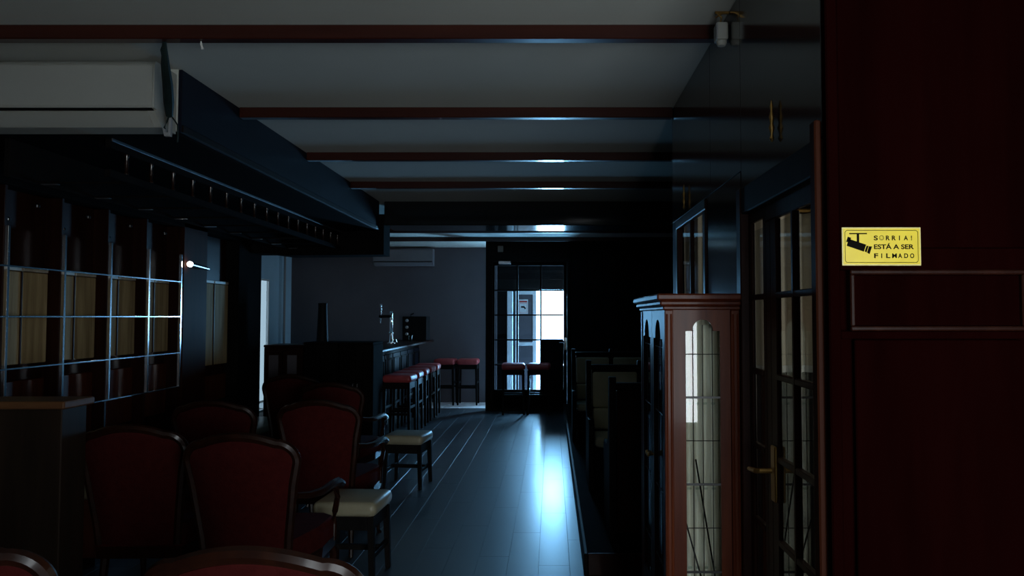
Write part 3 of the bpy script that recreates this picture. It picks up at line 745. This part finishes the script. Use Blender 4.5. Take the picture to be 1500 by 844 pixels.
# =================================================================== BAR COUNTER and what stands on it
br = empty('bar_counter', (0, 0, 0), 0, 'dark wooden bar counter with panelled front and polished top', 'counter')
MB().box(-2.62, -2.28, 8.95, 12.72, .10, 1.085, .003).build('body', 'black_wood', br)
MB().box(-2.60, -2.32, 8.97, 12.70, 0, .10).build('plinth', 'black_wood', br)
MB().box(-2.68, -2.03, 8.90, 12.80, 1.085, 1.125, .014, 3).build('top', 'mahogany', br, True)
MB().box(-2.279, -2.268, 8.97, 12.70, 1.02, 1.08, .003).build('frieze', 'black_wood', br)
for k in range(7):
    y = 8.99 + k * .533
    pn = MB().box(-2.279, -2.262, y, y + .49, .18, 1.0, .006).build('front_panel', 'navy', br)
    MB().frame('x', -2.2615, -2.250, y + .03, y + .46, .24, .94, .025, .003).build('panel_moulding', 'black_wood', pn)
MB().tube([(-2.14, 9.0, .20), (-2.14, 12.7, .20)], .018, 10).build('foot_rail', 'steel', br, True)
bt = empty('beer_tap', (-2.36, 10.9, 1.125), 0, 'chrome beer tap tower with side arm on the bar counter', 'beer tap')
MB().lathe([(.06, 0), (.06, .012), (.03, .03), (.026, .05), (.022, .14), (.034, .15), (.034, .165), (.022, .18), (.02, .44), (.026, .45), (.02, .475)], 18).build('column', 'chrome', bt, True)
MB().tube([(0, 0, .40), (-.16, 0, .40), (-.18, 0, .40)], [.022, .022, .02], 12).build('arm', 'black_plastic', bt, True)
MB().tube([(-.15, 0, .42), (-.15, 0, .46), (-.152, -.02, .58)], [.006, .008, .012], 10).build('tap_handle', 'chrome', bt, True)
MB().tube([(-.15, 0, .385), (-.15, -.03, .37), (-.15, -.035, .30)], .010, 8).build('spout', 'chrome', bt, True)
MB().tube([(.03, 0, .05), (.07, 0, .06), (.075, 0, .02)], .012, 8).build('side_valve', 'chrome', bt, True)
cm = empty('coffee_machine', (-2.26, 12.35, 1.125), 0, 'black boxy coffee machine at the far end of the bar counter', 'coffee machine')
MB().box(-.20, .20, -.16, .20, 0, .40, .012, 2).build('body', 'black_plastic', cm)
for z in (.33, .22, .11): MB().lathe([(.026, 0), (.026, .012), (.02, .016)], 14).build('dial', 'steel', cm, True).matrix_local = Matrix.Translation((-.12, -.161, z)) @ Matrix.Rotation(PI / 2, 4, 'X')
MB().tube([(-.1, .05, .40), (-.1, .05, .43), (-.05, .05, .45)], .010, 8).build('steam_pipe', 'black_plastic', cm)
gl = vase('drinking_glass', (-2.24, 11.75, 1.1255), [(.025, 0), (.034, .10), (.031, .10), (.022, .008)], 'glass_shelf', 'small clear drinking glass on the bar counter', 'glass')

# low cabinets closing the bar on the near side
def low_unit(name, x0, x1, z1, m, label, cat, glazed=False):
    t = empty(name, ((x0 + x1) / 2, 8.62, 0), 0, label, cat); hw = (x1 - x0) / 2
    MB().box(-hw, hw, -.22, .26, .06, z1, .006).build('body', m, t)
    MB().box(-hw + .02, hw - .02, -.18, .24, 0, .06).build('plinth', 'black_wood', t)
    MB().box(-hw - (0), hw, -.235, .265, z1 + .0005, z1 + .03, .006).build('top', m, t)
    for s in (-1, 1):
        a, b_ = (-hw + .015, -.004) if s < 0 else (.004, hw - .015)
        d = MB().frame('y', -.242, -.2205, a, b_, .10, z1 - .04, .045, .003).build('door', m, t)
        MB().box(a + .046, b_ - .046, -.234, -.222, .146, z1 - .086).build('door_panel', 'wall_grey' if glazed else m, d)
        MB().tube([(s * .025, -.243, z1 * .55), (s * .025, -.262, z1 * .55), (s * .025, -.262, z1 * .55 + .1), (s * .025, -.243, z1 * .55 + .1)], .005, 6).build('handle', 'steel', d)
    return t
low_unit('sideboard', -3.26, -2.82, 1.17, 'mahogany', 'reddish wooden sideboard with two grey panelled doors behind the armchairs', 'cabinet', True)
low_unit('bottle_fridge', -2.81, -2.42, 1.20, 'matte_black', 'black two door fridge with a tapered stand on it', 'fridge')
low_unit('bottle_fridge', -2.41, -2.02, 1.20, 'matte_black', 'black two door fridge touching the end of the bar counter', 'fridge')
tp = empty('tapered_stand', (-2.68, 8.66, 1.2305), 0, 'tall dark tapered stand on the black fridge', 'stand')
MB().lathe([(.068, 0), (.066, .02), (.052, .36), (.050, .43)], 16).build('shaft', 'black_plastic', tp, True)
MB().lathe([(.052, .4305), (.054, .436), (.054, .446), (.03, .452)], 16).build('cap', 'black_plastic', tp, True)

# =================================================================== BOOTH SETTLES
def settle(loc, face, length, label):
    """face = -1: sitter looks towards -Y (cream back shows), +1: towards +Y (wooden back shows)"""
    t = empty('booth_settle', loc, 0 if face < 0 else PI, label, 'settle', 'booth settles on the platform')
    L0, L1 = (0, length) if face < 0 else (-length, 0)
    # local: sitter looks to -Y, back board at y = 0 .. .05
    MB().box(L0 + .05, L1 - .05, .0, .04, .05, 1.0, .004).build('back_board', 'mahogany', t)
    MB().box(L0 + .045, L1 - .045, -.012, .055, 1.0005, 1.05, .008, 2).build('top_rail', 'black_wood', t)
    for x in (L0, L1 - .045):
        P = [(.06, 0), (.06, 1.09), (-.005, 1.09), (-.02, .95), (-.03, .75), (-.09, .64), (-.20, .60), (-.40, .60), (-.46, .56), (-.47, .48), (-.44, .40), (-.44, 0)]
        MB().prism(P, 'x', x, x + .044).build('end_panel', 'black_wood', t)
    n = 3; wd_ = (L1 - L0 - .11) / n
    for i in range(1, n):
        a = L0 + .055 + i * wd_
        MB().box(a - .024, a + .018, -.02, .06, .66, 1.09, .006).build('stile', 'black_wood', t)
    for i in range(n):
        a = L0 + .055 + i * wd_ + (.02 if i else 0)
        MB().box(a, a + wd_ - .03 - (.02 if i else 0), -.055, -.001, .66, .985, .02, 3).build('back_cushion', 'cream_back', t, True)
        MB().box(a, a + wd_ - .03 - (.02 if i else 0), -.065, -.001, .46, .655, .02, 3).build('back_cushion', 'cream_back', t, True)
    MB().box(L0 + .05, L1 - .05, -.42, -.001, .30, .36, .004).build('seat_board', 'black_wood', t)
    MB().box(L0 + .052, L1 - .052, -.44, -.07, .361, .455, .03, 3).build('seat_cushion', 'cream_back', t, True)
    MB().box(L0 + .05, L1 - .05, -.40, -.38, .0, .298).build('front_board', 'black_wood', t)
    t.scale = (1, 1, .935)
    return t
settle((.36, 4.72, .1285), 1, 1.35, 'wooden booth settle turned away, its plain dark back board showing, beside the display cabinet')
settle((.30, 6.45, .1285), -1, 1.35, 'booth settle with cream cushions facing the plain backed settle')
settle((.235, 8.75, .1285), -1, 1.35, 'booth settle with cream cushions nearest the glazed door')
for o in bpy.data.objects:
    if o.name.startswith('booth_settle'): o.location.z = .1205

# =================================================================== LOBBY: open street door leaf with a notice
sd = empty('street_door', (0, 0, 0), 0, 'pale street door leaf with glazed upper half, standing open in the lobby', 'door')
MB().frame('y', YF + .10, YF + .145, -.655, -.275, .02, 1.98, .06, .004).build('leaf_frame', 'white_paint', sd)
MB().box(-.594, -.336, YF + .115, YF + .13, 1.06, 1.92, .003).build('upper_panel', 'wall_grey', sd)
MB().box(-.594, -.336, YF + .11, YF + .135, .081, 1.0, .003).build('lower_panel', 'wall_grey', sd)
MB().box(-.594, -.336, YF + .105, YF + .14, 1.0005, 1.0595, .003).build('mid_rail', 'white_paint', sd)
MB().box(-.80, -.70, YF + .12, YF + .19, 0, 1.98, .004).build('jamb', 'white_paint', sd)
nt_ = empty('notice', (-.51, YF + .098, 1.70), 0, 'small white paper notice with a red heading on the street door', 'notice')
MB().box(-.085, .085, -.002, .001, -.13, .13).build('sheet', 'paper', nt_)
MB().box(-.07, .07, -.0035, -.0021, .075, .105).build('red_heading', 'sign_red', nt_)
MB().prism([(-.04, .01), (.02, .01), (.05, -.03), (.03, -.05), (.01, -.02), (-.04, -.02)], 'y', -.0035, -.0021).build('black_symbol', 'ink', nt_)
MB().frame('y', -.0032, -.0021, -.07, .07, -.11, .06, .005).build('print_border', 'sign_red', nt_)
